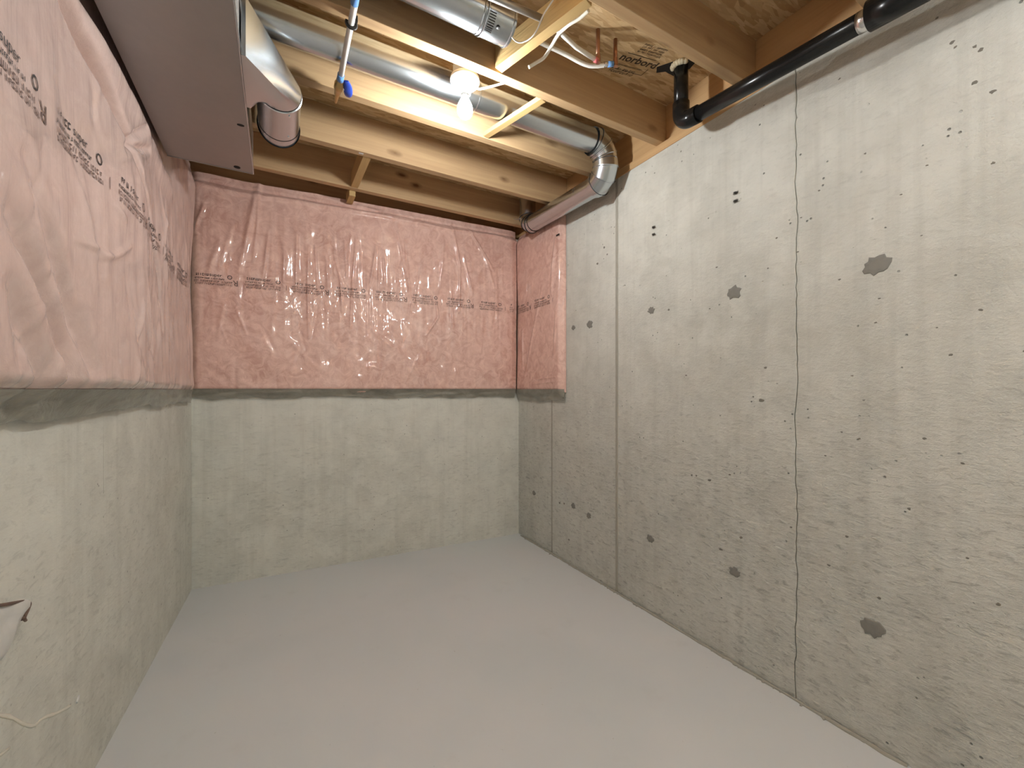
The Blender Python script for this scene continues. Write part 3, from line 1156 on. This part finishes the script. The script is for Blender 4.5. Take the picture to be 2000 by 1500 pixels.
def elbow(root, p_in, d_in, p_c, d_out, reach, r, mat, parts=4, seg=40):
    """segmented elbow: first gore is the part 'elbow', the others are its sub-parts.
    p_c corner of the centre lines; reach = distance from corner to either end"""
    d_in = Vector(d_in).normalized(); d_out = Vector(d_out).normalized(); p_c = Vector(p_c)
    ang = d_in.angle(d_out)
    axis = d_in.cross(d_out).normalized()
    R = reach / math.tan(ang / 2)
    start = p_c - d_in * reach
    toC = axis.cross(d_in).normalized()
    cen = start + toC * R
    # mitre polyline: points on the arc at segment joints; ends half segments
    thetas = [0.0] + [ang * (i + 0.5) / (parts - 1) for i in range(parts - 1)] + [ang]
    def rot(v, a):
        return Matrix.Rotation(a, 3, axis) @ v
    mid = []
    pts = [start]
    for i in range(parts - 1):
        a = ang * (i + 0.5) / (parts - 1)
        rr = R / math.cos(ang / (parts - 1) / 2)
        pts.append(cen + rot(start - cen, a) * (rr / R))
    pts.append(cen + rot(start - cen, ang))
    dirs = [(pts[i + 1] - pts[i]).normalized() for i in range(len(pts) - 1)]
    first = None
    for i in range(len(pts) - 1):
        t = dirs[i]
        pl0 = dirs[0] if i == 0 else (dirs[i - 1] + dirs[i]).normalized()
        pl1 = dirs[-1] if i == len(dirs) - 1 else (dirs[i] + dirs[i + 1]).normalized()
        n = axis; bi = t.cross(n).normalized()
        rr = r - 0.0006 * i
        rings = []
        def cut(p, pl, rad, shift):
            out = []
            for k in range(seg):
                o = n * (math.cos(2 * math.pi * k / seg) * rad) + bi * (math.sin(2 * math.pi * k / seg) * rad)
                s = -(o.dot(pl)) / t.dot(pl)
                out.append(p + o + t * (s + shift))
            return out
        rings.append(cut(pts[i], pl0, rr, 0.0))
        if i > 0:
            rings.insert(0, cut(pts[i], pl0, rr + 0.0042, 0.003)); rings.insert(0, cut(pts[i], pl0, rr + 0.0042, -0.001))
            rings[2] = cut(pts[i], pl0, rr, 0.006)
        rings.append(cut(pts[i + 1], pl1, rr, 0.0))
        if first is None:
            first = duct_shell('elbow', rings, mat, root)
        else:
            o = duct_shell('gore', rings, mat)
            o.parent = first
            off = first.location + root.location
            o.location = -off
    return first


# supply branch: along the joist bay, elbow down, under the joists along the right wall, elbow up
R5 = 0.058
PY, PZ = 1.675, 2.412
duct = empty('round_duct', (1.0, PY, PZ), 'long round galvanized duct behind the bulb, bending down and along the right wall', 'duct')
xv, zv = 1.500, 2.238
straight('pipe', (-0.14, PY, PZ), (xv - 0.078, PY, PZ), R5, M['galv'], duct, bead=(0.9,))
elbow(duct, None, (1, 0, 0), (xv, PY, PZ), (0.12, 0.0, -1), 0.084, R5 + 0.008, M['galv'], 4)
xv2 = xv + 0.12 * (PZ - zv)
elbow(duct, None, (0.12, 0.0, -1), (xv2, PY, zv), (0.0, 1, 0.03), 0.086, R5 + 0.008, M['galv'], 4)
straight('pipe', (xv2, PY + 0.080, zv + 0.002), (xv2, 2.40, zv + 0.022), R5 - 0.003, M['galv'], duct, bead=(0.01,))
elbow(duct, None, (0, 1, 0.03), (xv2, 2.478, zv + 0.024), (0, 0.0, 1), 0.080, R5, M['galv'], 4)
straight('riser_pipe', (xv2, 2.478, zv + 0.10), (xv2, 2.478, ZS), R5 - 0.002, M['galv'], duct)
# hanger strap by the riser
adopt(tube('hanger_strap', smooth_path([(xv2 - 0.065, 2.55, ZJ - 0.002), (xv2 - 0.062, 2.50, zv + 0.07), (xv2 - 0.02, 2.44, zv + 0.09)], 5), 0.009, M['galv_dull'], None, 8, 0.15), duct)

# second round duct in the nearer bay, open end with a crimped collar
d2 = empty('round_duct', (0.5, 1.275, 2.388), 'short round galvanized duct at the top of the picture, ending beside a yellow block', 'duct')
D2Y, D2Z = 1.272, 2.392
straight('pipe', (-0.35, D2Y, D2Z), (0.60, D2Y, D2Z), 0.060, M['galv'], d2, bead=(0.94,))
straight('collar', (0.598, D2Y, D2Z), (0.705, D2Y, D2Z), 0.0615, M['galv'], d2, cap1=True, bead=(0.004, 0.10))
bm = bmesh.new()
for k in range(9):
    a = math.radians(-150 + k * 6.5)
    c = Vector((0.618, D2Y + math.cos(a) * 0.0622, D2Z + math.sin(a) * 0.0622))
    m4 = Matrix.Translation(c) @ Matrix.Rotation(a, 4, 'X')
    bmesh.ops.create_cube(bm, size=1.0, matrix=m4 @ Matrix.Diagonal((0.022, 0.0012, 0.0028, 1)))
adopt(from_bm('crimp_ribs', bm, M['black']), d2)
a = math.radians(-122)
adopt(lathe('damper_bolt', [(0.001, -0.004), (0.006, -0.003), (0.006, 0.002), (0.001, 0.003)], M['black'], (0.645, D2Y + math.cos(a) * 0.063, D2Z + math.sin(a) * 0.063), None, 12), d2)

# trunk duct
trunk = empty('trunk_duct', (-0.25, 1.0, 2.13), 'large flat-bottomed dull metal trunk duct at upper left', 'duct')
TX0, TX1, TY0, TY1, TZ0 = -0.415, -0.100, -1.4, 2.288, 2.130
bm = bmesh.new()
# a few cross breaks: slight dents in the sheet
adopt(box('trunk_body', (TX0, TY0, TZ0), (TX1, TY1, ZJ - 0.003), M['galv_dull'], 0.002), trunk)
adopt(box('corner_flange', (TX1 - 0.001, TY0, TZ0 - 0.0015), (TX1 + 0.0035, TY1 + 0.001, TZ0 + 0.022), M['galv'], 0.0008), trunk)
adopt(box('drive_cleat', (TX0, 0.985, TZ0 - 0.004), (TX1, 1.010, TZ0 + 0.002), M['galv_dull'], 0.001), trunk)
adopt(box('end_lip', (TX0, TY1 - 0.004, TZ0 - 0.002), (TX1, TY1 + 0.001, TZ0 + 0.004), M['galv_dull'], 0.0005), trunk)
for (px, py, a, b) in ((463, 327, 0.013, 0.008), (470, 245, 0.012, 0.0045)):
    p = onz(px, py, TZ0 - 0.0012)
    vv = [(p.x + math.cos(2 * math.pi * k / 20) * a, p.y + math.sin(2 * math.pi * k / 20) * b * 1.6, TZ0 - 0.0012) for k in range(20)]
    vv += [(x, y, TZ0 + 0.001) for x, y, z in vv]
    ff = [tuple(range(19, -1, -1))] + [(k, (k + 1) % 20, 20 + (k + 1) % 20, 20 + k) for k in range(20)]
    adopt(mesh('punched_hole', vv, ff, M['hole']), trunk)

# take-off: square-to-round boot on the trunk side, short pipe, elbow up
tk = empty('duct_takeoff', (0.0, 1.8, 2.13), 'shiny square-to-round duct takeoff with stub pipe on the trunk side', 'duct')
CX, CZ, RT = 0.004, 2.205, 0.072
seg = 48
y0, y1, z0, z1 = 1.475, 1.74, 2.120, 2.300
sq = []
per = [((y0, z0), (y0, z1)), ((y0, z1), (y1, z1)), ((y1, z1), (y1, z0)), ((y1, z0), (y0, z0))]
# circle angle 0 = +x (near side), 90 = up, 180 = -x (far side), 270 = down
circ = []
for k in range(seg):
    side = k // (seg // 4); s = (k % (seg // 4)) / (seg // 4)
    (a0, a1), (b0, b1) = per[side]
    sq.append(Vector((TX1 + 0.0045, a0 + (b0 - a0) * s, a1 + (b1 - a1) * s)))
    ang = math.radians(-45 + 90 * (side + s))
    circ.append(Vector((CX + math.cos(ang) * RT, 1.715, CZ + math.sin(ang) * RT)))
rings = [sq, [q + Vector((0.012, 0, 0)) for q in sq]]
for s in (0.25, 0.5, 0.75, 1.0):
    rings.append([a.lerp(b, s) for a, b in zip(rings[1], circ)])
rings.append([c + Vector((0, 0.02, 0)) for c in circ])
duct_shell('boot', rings, M['galv'], tk)
straight('stub_pipe', (CX, 1.728, CZ), (CX, 1.935, CZ), RT + 0.0015, M['galv'], tk, bead=(0.006,))
elbow(tk, None, (0, 1, 0), (CX, 2.025, CZ), (0, 0, 1), 0.092, RT + 0.003, M['galv'], 4)
straight('riser_pipe', (CX, 2.025, CZ + 0.09), (CX, 2.025, ZS), RT, M['galv'], tk)
for (yy, zz, xx) in ((1.755, 2.16, 0.06), (1.90, 2.15, 0.055)):
    adopt(lathe('screw', [(0.0005, -0.003), (0.004, -0.002), (0.004, 0.0), (0.0005, 0.002)], M['chrome'], (CX + 0.035, yy, CZ - 0.066), None, 10), tk)

# ================================================================== BLACK DRAIN PIPE
drain = empty('drain_pipe', (1.565, 0.9, 2.28), 'black plastic drain pipe along the top of the right wall', 'pipe')
PX, VY, ZE = 1.505, 1.196, 2.262
slope = 0.083
RP = 0.0290
def zd(y): return ZE - (VY - y) * slope
adopt(tube('upright_pipe', [(PX, VY, ZS), (PX, VY, ZE + 0.055)], RP, M['abs'], None, 28), drain)
# sweep elbow
arc = []
for k in range(13):
    a = math.pi / 2 * k / 12
    arc.append((PX, VY - 0.045 * (1 - math.cos(a)), ZE + 0.045 * (1 - math.sin(a)) - 0.003 * k / 12))
adopt(tube('elbow', [(PX, VY, ZE + 0.085)] + arc + [(PX, VY - 0.085, zd(VY - 0.085))], RP + 0.0055, M['abs'], None, 28), drain)
adopt(tube('level_pipe', [(PX, VY - 0.05, zd(VY - 0.05)), (PX, 0.545, zd(0.545))], RP, M['abs'], None, 28), drain)
adopt(tube('clean_ring', [(PX, 0.570, zd(0.570)), (PX, 0.540, zd(0.540))], RP + 0.0012, M['chrome'], None, 28), drain)
adopt(tube('coupling', [(PX, 0.545, zd(0.545) + 0.004), (PX, 0.42, zd(0.42) + 0.004)], RP + 0.0125, M['abs'], None, 28), drain)
adopt(tube('level_pipe', [(PX, 0.43, zd(0.43) + 0.004), (PX, -1.2, zd(-0.4))], RP + 0.008, M['abs'], None, 28), drain)
# rough cut-out and foam round the pipe where it meets the subfloor
vv = [(1.475, 1.30, ZS - 0.0006), (1.50, 1.262, ZS - 0.0006), (1.53, 1.215, ZS - 0.0006), (1.56, 1.185, ZS - 0.0006), (1.60, 1.19, ZS - 0.0006), (1.612, 1.235, ZS - 0.0006), (1.59, 1.30, ZS - 0.0006), (1.53, 1.30, ZS - 0.0006), (1.50, 1.325, ZS - 0.0006)]
vv = [(x * KS, y * KS, z) for x, y, z in vv]
vv2 = [(x, y, ZS + 0.001) for x, y, z in vv]
mesh('pipe_cutout', vv + vv2, [tuple(range(9))] + [(k, (k + 1) % 9, 9 + (k + 1) % 9, 9 + k) for k in range(9)], M['hole'], ceiling)
bm = bmesh.new()
r = random.Random(3)
for k in range(7):
    a = math.radians(140 + k * 18)
    m4 = Matrix.Translation((PX + math.cos(a) * 0.034, VY + math.sin(a) * 0.034, ZS - 0.008)) @ Matrix.Diagonal((0.013, 0.011, 0.012, 1))
    bmesh.ops.create_icosphere(bm, subdivisions=2, radius=1.0, matrix=m4)
for v in bm.verts:
    v.co += Vector((r.uniform(-1, 1), r.uniform(-1, 1), r.uniform(-1, 1))) * 0.0015
from_bm('foam_sealant', bm, M['foam'], ceiling, True)

# ================================================================== LAMP
LX, LY, LZ = 0.640, 1.512, ZJ + 0.006
lamp = empty('lampholder', (LX, LY, LZ), 'white round keyless lampholder with one lit bare bulb', 'lamp')
adopt(lathe('junction_box', [(0.046, 0.006), (0.050, 0.006), (0.050, 0.045), (0.002, 0.046)], M['galv_dull'], (LX, LY, LZ), None, 8), lamp)
adopt(lathe('plate_rim', [(0.050, 0.007), (0.0565, 0.007), (0.0575, 0.001), (0.050, 0.001)], M['cable'], (LX, LY, LZ), None, 40), lamp)
adopt(lathe('base_plate', [(0.002, 0.003), (0.0568, 0.002), (0.0575, -0.004), (0.053, -0.011), (0.034, -0.018), (0.026, -0.024), (0.0235, -0.050), (0.021, -0.053), (0.0175, -0.053), (0.0175, -0.045), (0.001, -0.045)], M['white'], (LX, LY, LZ), None, 40), lamp)
adopt(lathe('socket', [(0.001, -0.046), (0.0135, -0.046), (0.0135, -0.054), (0.0145, -0.056), (0.0135, -0.058), (0.0145, -0.060), (0.0135, -0.062), (0.001, -0.062)], M['chrome'], (LX, LY, LZ), None, 24), lamp)
prof = [(0.0125, -0.060), (0.0135, -0.068), (0.0165, -0.076), (0.0225, -0.087), (0.0275, -0.098), (0.0298, -0.110), (0.0295, -0.121), (0.0265, -0.132), (0.020, -0.141), (0.011, -0.1465), (0.001, -0.148)]
adopt(lathe('bulb', prof, M['bulb'], (LX, LY, LZ), None, 24), lamp)
for k, (dx, dy, w, d) in enumerate(((-0.004, -0.034, 0.010, 0.003), (0.0, -0.029, 0.016, 0.0022))):
    adopt(box('plate_marking', (LX + dx - w / 2, LY + dy - d / 2, LZ - 0.0205 + 0.004 * (1 - k)), (LX + dx + w / 2, LY + dy + d / 2, LZ - 0.0155 + 0.004 * (1 - k)), M['ink_soft']), lamp)

# added bulbs, unseen behind the camera, that fill the lower room with light
for RXp, RYp, lab in ((0.55, -0.44, 'bare bulb lampholder on the ceiling just behind the camera'), (1.0, -1.25, 'bare bulb lampholder on the ceiling near the front wall')):
    ZR = ZS - 0.045
    fill_lamp = empty('lampholder', (RXp, RYp, ZR), lab, 'lamp')
    adopt(lathe('base_plate', [(0.002, 0.003), (0.0568, 0.002), (0.0575, -0.004), (0.034, -0.018), (0.0235, -0.050), (0.001, -0.053)], M['white'], (RXp, RYp, ZR), None, 24), fill_lamp)
    adopt(lathe('bulb', prof, M['bulb_rear'], (RXp, RYp, ZR), None, 20), fill_lamp)
    adopt(box('backing_board', (RXp - 0.06, RYp - 0.06, ZR + 0.004), (RXp + 0.06, RYp + 0.06, ZS - 0.001), M['wood_y'], 0.002), fill_lamp)

# ================================================================== CABLES AND WATER LINES
thing(tube('lamp_cable', smooth_path([(LX + 0.048, LY + 0.012, LZ + 0.004), (LX + 0.066, LY + 0.012, LZ - 0.001), (LX + 0.10, LY - 0.012, LZ + 0.004), (LX + 0.15, LY - 0.050, LZ + 0.014), (LX + 0.19, LY - 0.0655, LZ + 0.03)], 6), 0.0052, M['cable'], None, 10, 0.6),
      'white cable running from the lampholder to the yellow joist', 'cable')

y = 1.36
thing(tube('loose_cable', smooth_path([ony(1150, 20, 1.06), ony(1132, 36, 1.10), ony(1112, 48, 1.14), ony(1100, 58, 1.18), ony(1090, 68, 1.22), ony(1076, 92, 1.27), ony(1063, 112, 1.30), ony(1048, 122, 1.32), ony(1033, 131, 1.33)], 6), 0.0062, M['cable'], None, 10, 0.7),
      'thick white cable with a loose end hanging beside the yellow block', 'cable')
thing(tube('thin_wire', smooth_path([ony(1092, -22, 1.00), ony(1080, 0, 1.03), ony(1062, 28, 1.06), ony(1048, 60, 1.10), ony(1034, 76, 1.14), ony(1018, 83, 1.18), ony(1007, 80, 1.20), ony(1000, 72, 1.205)], 6), 0.0024, M['cable'], None, 8),
      'thin white wire looping under the end of the round duct', 'wire')

pexm = empty('water_pipe', (0.207, 1.4, 2.302), 'white water pipe under the joists ending in a blue-handled valve', 'pipe')
PXX, PZZ = 0.207, 2.303
adopt(tube('pipe', [(PXX - 0.004, 0.80, PZZ), (PXX, 1.68, PZZ)], 0.0098, M['pex'], None, 16), pexm)
adopt(tube('ring', [(PXX - 0.003, 1.270, PZZ), (PXX - 0.003, 1.345, PZZ)], 0.0118, M['lightblue'], None, 16), pexm)
adopt(tube('ring', [(PXX, 1.672, PZZ), (PXX, 1.705, PZZ)], 0.0125, M['lightblue'], None, 16), pexm)
adopt(lathe('valve_body', [(0.011, 1.70), (0.0135, 1.705), (0.0135, 1.720), (0.0175, 1.726), (0.0175, 1.752), (0.013, 1.760), (0.011, 1.790), (0.008, 1.793), (0.0065, 1.830), (0.005, 1.845), (0.001, 1.846)], M['brass'], (PXX, 0, PZZ), None, 20, 'Y'), pexm)
adopt(tube('valve_stem', [(PXX + 0.008, 1.738, PZZ - 0.004), (PXX + 0.026, 1.736, PZZ - 0.010)], 0.005, M['chrome'], None, 12), pexm)
# blue lever: bent twisted paddle
hv, hf = [], []
pth = smooth_path([(PXX + 0.020, 1.700, PZZ + 0.002), (PXX + 0.030, 1.722, PZZ - 0.004), (PXX + 0.034, 1.742, PZZ - 0.014), (PXX + 0.036, 1.765, PZZ - 0.012)], 5)
adopt(tube('handle', pth, [0.005 + 0.012 * math.sin(math.pi * (0.15 + 0.7 * i / (len(pth) - 1))) for i in range(len(pth))], M['blue'], None, 12, 0.35), pexm)
# black clip under the joist
ring = [(PXX + math.cos(math.radians(a)) * 0.0125, 1.424, PZZ + math.sin(math.radians(a)) * 0.0125) for a in range(150, 391, 15)]
cl = empty('pipe_clip', (PXX, 1.424, PZZ), 'black clip holding the white water pipe under the yellow joist', 'clip')
adopt(tube('clip_band', ring, 0.0075, M['black'], None, 8, 0.4), cl)
adopt(box('clip_tab', (PXX + 0.008, 1.412, PZZ + 0.004), (PXX + 0.018, 1.436, ZJ - 0.0005), M['black'], 0.001), cl)

# silver-white conduit in front of the round duct
thing(tube('conduit', [ony(900, -32, 1.175), ony(1058, 36, 1.165)], 0.0105, M['galv_dull'], None, 16),
      'thin silvery pipe above the short round duct end', 'pipe')

# PEX lines with copper stubs in the nearer bay
l1 = empty('hot_water_line', (1.1, 1.36, 2.5), 'white water line with a red ring meeting a copper riser', 'pipe', 'water lines in the joist bay')
c1 = onz(1168, 58, ZS)
def at_py(x, y, py): return Vector((x, y, H + (761 - py) / 812 * (x * SA + y * CA)))
e1 = at_py(c1.x, c1.y, 117)
adopt(tube('copper_riser', [c1, e1], 0.0078, M['copper'], None, 16), l1)
q = [ony(1086, 56, e1.y - 0.02), ony(1125, 92, e1.y), Vector((e1.x - 0.012, e1.y, e1.z - 0.004))]
adopt(tube('pipe', q, 0.0080, M['pex'], None, 14), l1)
adopt(tube('ring', [q[2] - (q[2] - q[1]) * 0.05, q[2] + (q[2] - q[1]) * 0.10], 0.0100, M['red'], None, 14), l1)
adopt(lathe('copper_elbow', [(0.001, -0.014), (0.009, -0.012), (0.0105, 0.0), (0.0095, 0.012), (0.0085, 0.02)], M['copper'], e1, None, 16), l1)
l2 = empty('cold_water_line', (1.2, 1.37, 2.5), 'white water line with a blue ring meeting the second copper riser', 'pipe', 'water lines in the joist bay')
c2 = onz(1202, 77, ZS)
e2 = at_py(c2.x, c2.y, 124)
adopt(tube('copper_riser', [c2, e2], 0.0078, M['copper'], None, 16), l2)
q = [ony(1040, 76, 1.33), ony(1100, 104, 1.31), ony(1150, 128, 1.285), Vector((e2.x - 0.012, e2.y + 0.004, e2.z - 0.004))]
adopt(tube('pipe', smooth_path(q, 6), 0.0080, M['pex'], None, 14), l2)
dd = (q[3] - q[2]).normalized()
adopt(tube('ring', [q[3] - dd * 0.018, q[3] + dd * 0.004], 0.0102, M['lightblue'], None, 14), l2)
adopt(tube('crimp', [q[3] - dd * 0.034, q[3] - dd * 0.022], 0.0100, M['chrome'], None, 14), l2)
adopt(lathe('copper_elbow', [(0.001, -0.014), (0.009, -0.012), (0.0105, 0.0), (0.0095, 0.012), (0.0085, 0.02)], M['copper'], e2, None, 16), l2)

# ================================================================== SILVER FLAP AT THE LEFT EDGE
fl = empty('sheet_metal_flap', (-0.45, 1.0, 0.66), 'bent silver sheet flap with a brown folded edge at the left frame edge', 'sheet metal')
X0 = -0.435
A = [onx(px, py, X0 + dx) for px, py, dx in ((-70, 1192, 0.0), (0, 1184, 0.0), (23, 1181, 0.004), (57, 1175, -0.012))]
B = [onx(px, py, X0 + dx) for px, py, dx in ((-70, 1240, 0.012), (-6, 1226, 0.012), (10, 1216, 0.0), (43, 1206, 0.004))]
D = [onx(px, py, X0 + dx) for px, py, dx in ((-70, 1290, 0.014), (-14, 1262, 0.016), (2, 1245, 0.012), (30, 1240, 0.004))]
E_ = [onx(px, py, X0 + dx) for px, py, dx in ((-70, 1340, 0.0), (-30, 1310, 0.004), (-8, 1296, 0.006), (4, 1287, -0.004))]
rows = [A, B, D, E_]
vv = [p for rw in rows for p in rw]
th = [p + Vector((-0.0025, 0.001, 0)) for p in vv]
ff = []
for i in range(3):
    for k in range(3):
        ff.append((i * 4 + k, (i + 1) * 4 + k, (i + 1) * 4 + k + 1, i * 4 + k + 1))
nb = len(vv)
ff2 = [tuple(nb + q for q in reversed(f)) for f in ff]
edge = [0, 1, 2, 3, 7, 11, 15, 14, 13, 12, 8, 4]
ff3 = [(edge[k], edge[(k + 1) % 12], nb + edge[(k + 1) % 12], nb + edge[k]) for k in range(12)]
bm = bmesh.new()
me = bpy.data.meshes.new('tmp'); me.from_pydata([tuple(p) for p in vv + th], [], ff + ff2 + ff3); bm.from_mesh(me); bpy.data.meshes.remove(me)
bmesh.ops.subdivide_edges(bm, edges=bm.edges, cuts=2, use_grid_fill=True, smooth=0.4)
adopt(from_bm('sheet', bm, M['foil'], None, True), fl)
tp = [onx(-70, 1191, X0 + 0.002), onx(0, 1182, X0 + 0.003), onx(24, 1178, X0 + 0.005), onx(50, 1174, X0 - 0.008), onx(58, 1178, X0 - 0.014), onx(55, 1190, X0 - 0.014), onx(48, 1206, X0 - 0.012), onx(50, 1212, X0 - 0.02)]
adopt(tube('folded_edge', smooth_path(tp, 5), 0.0028, M['brown'], None, 8), fl)
# wire fixing that ties the flap to the wall
adopt(tube('fixing_wire', [onx(46, 1208, X0 - 0.012), Vector((xl(1.10) - 0.004, 1.115, 0.705))], 0.004, M['brown'], None, 8), fl)
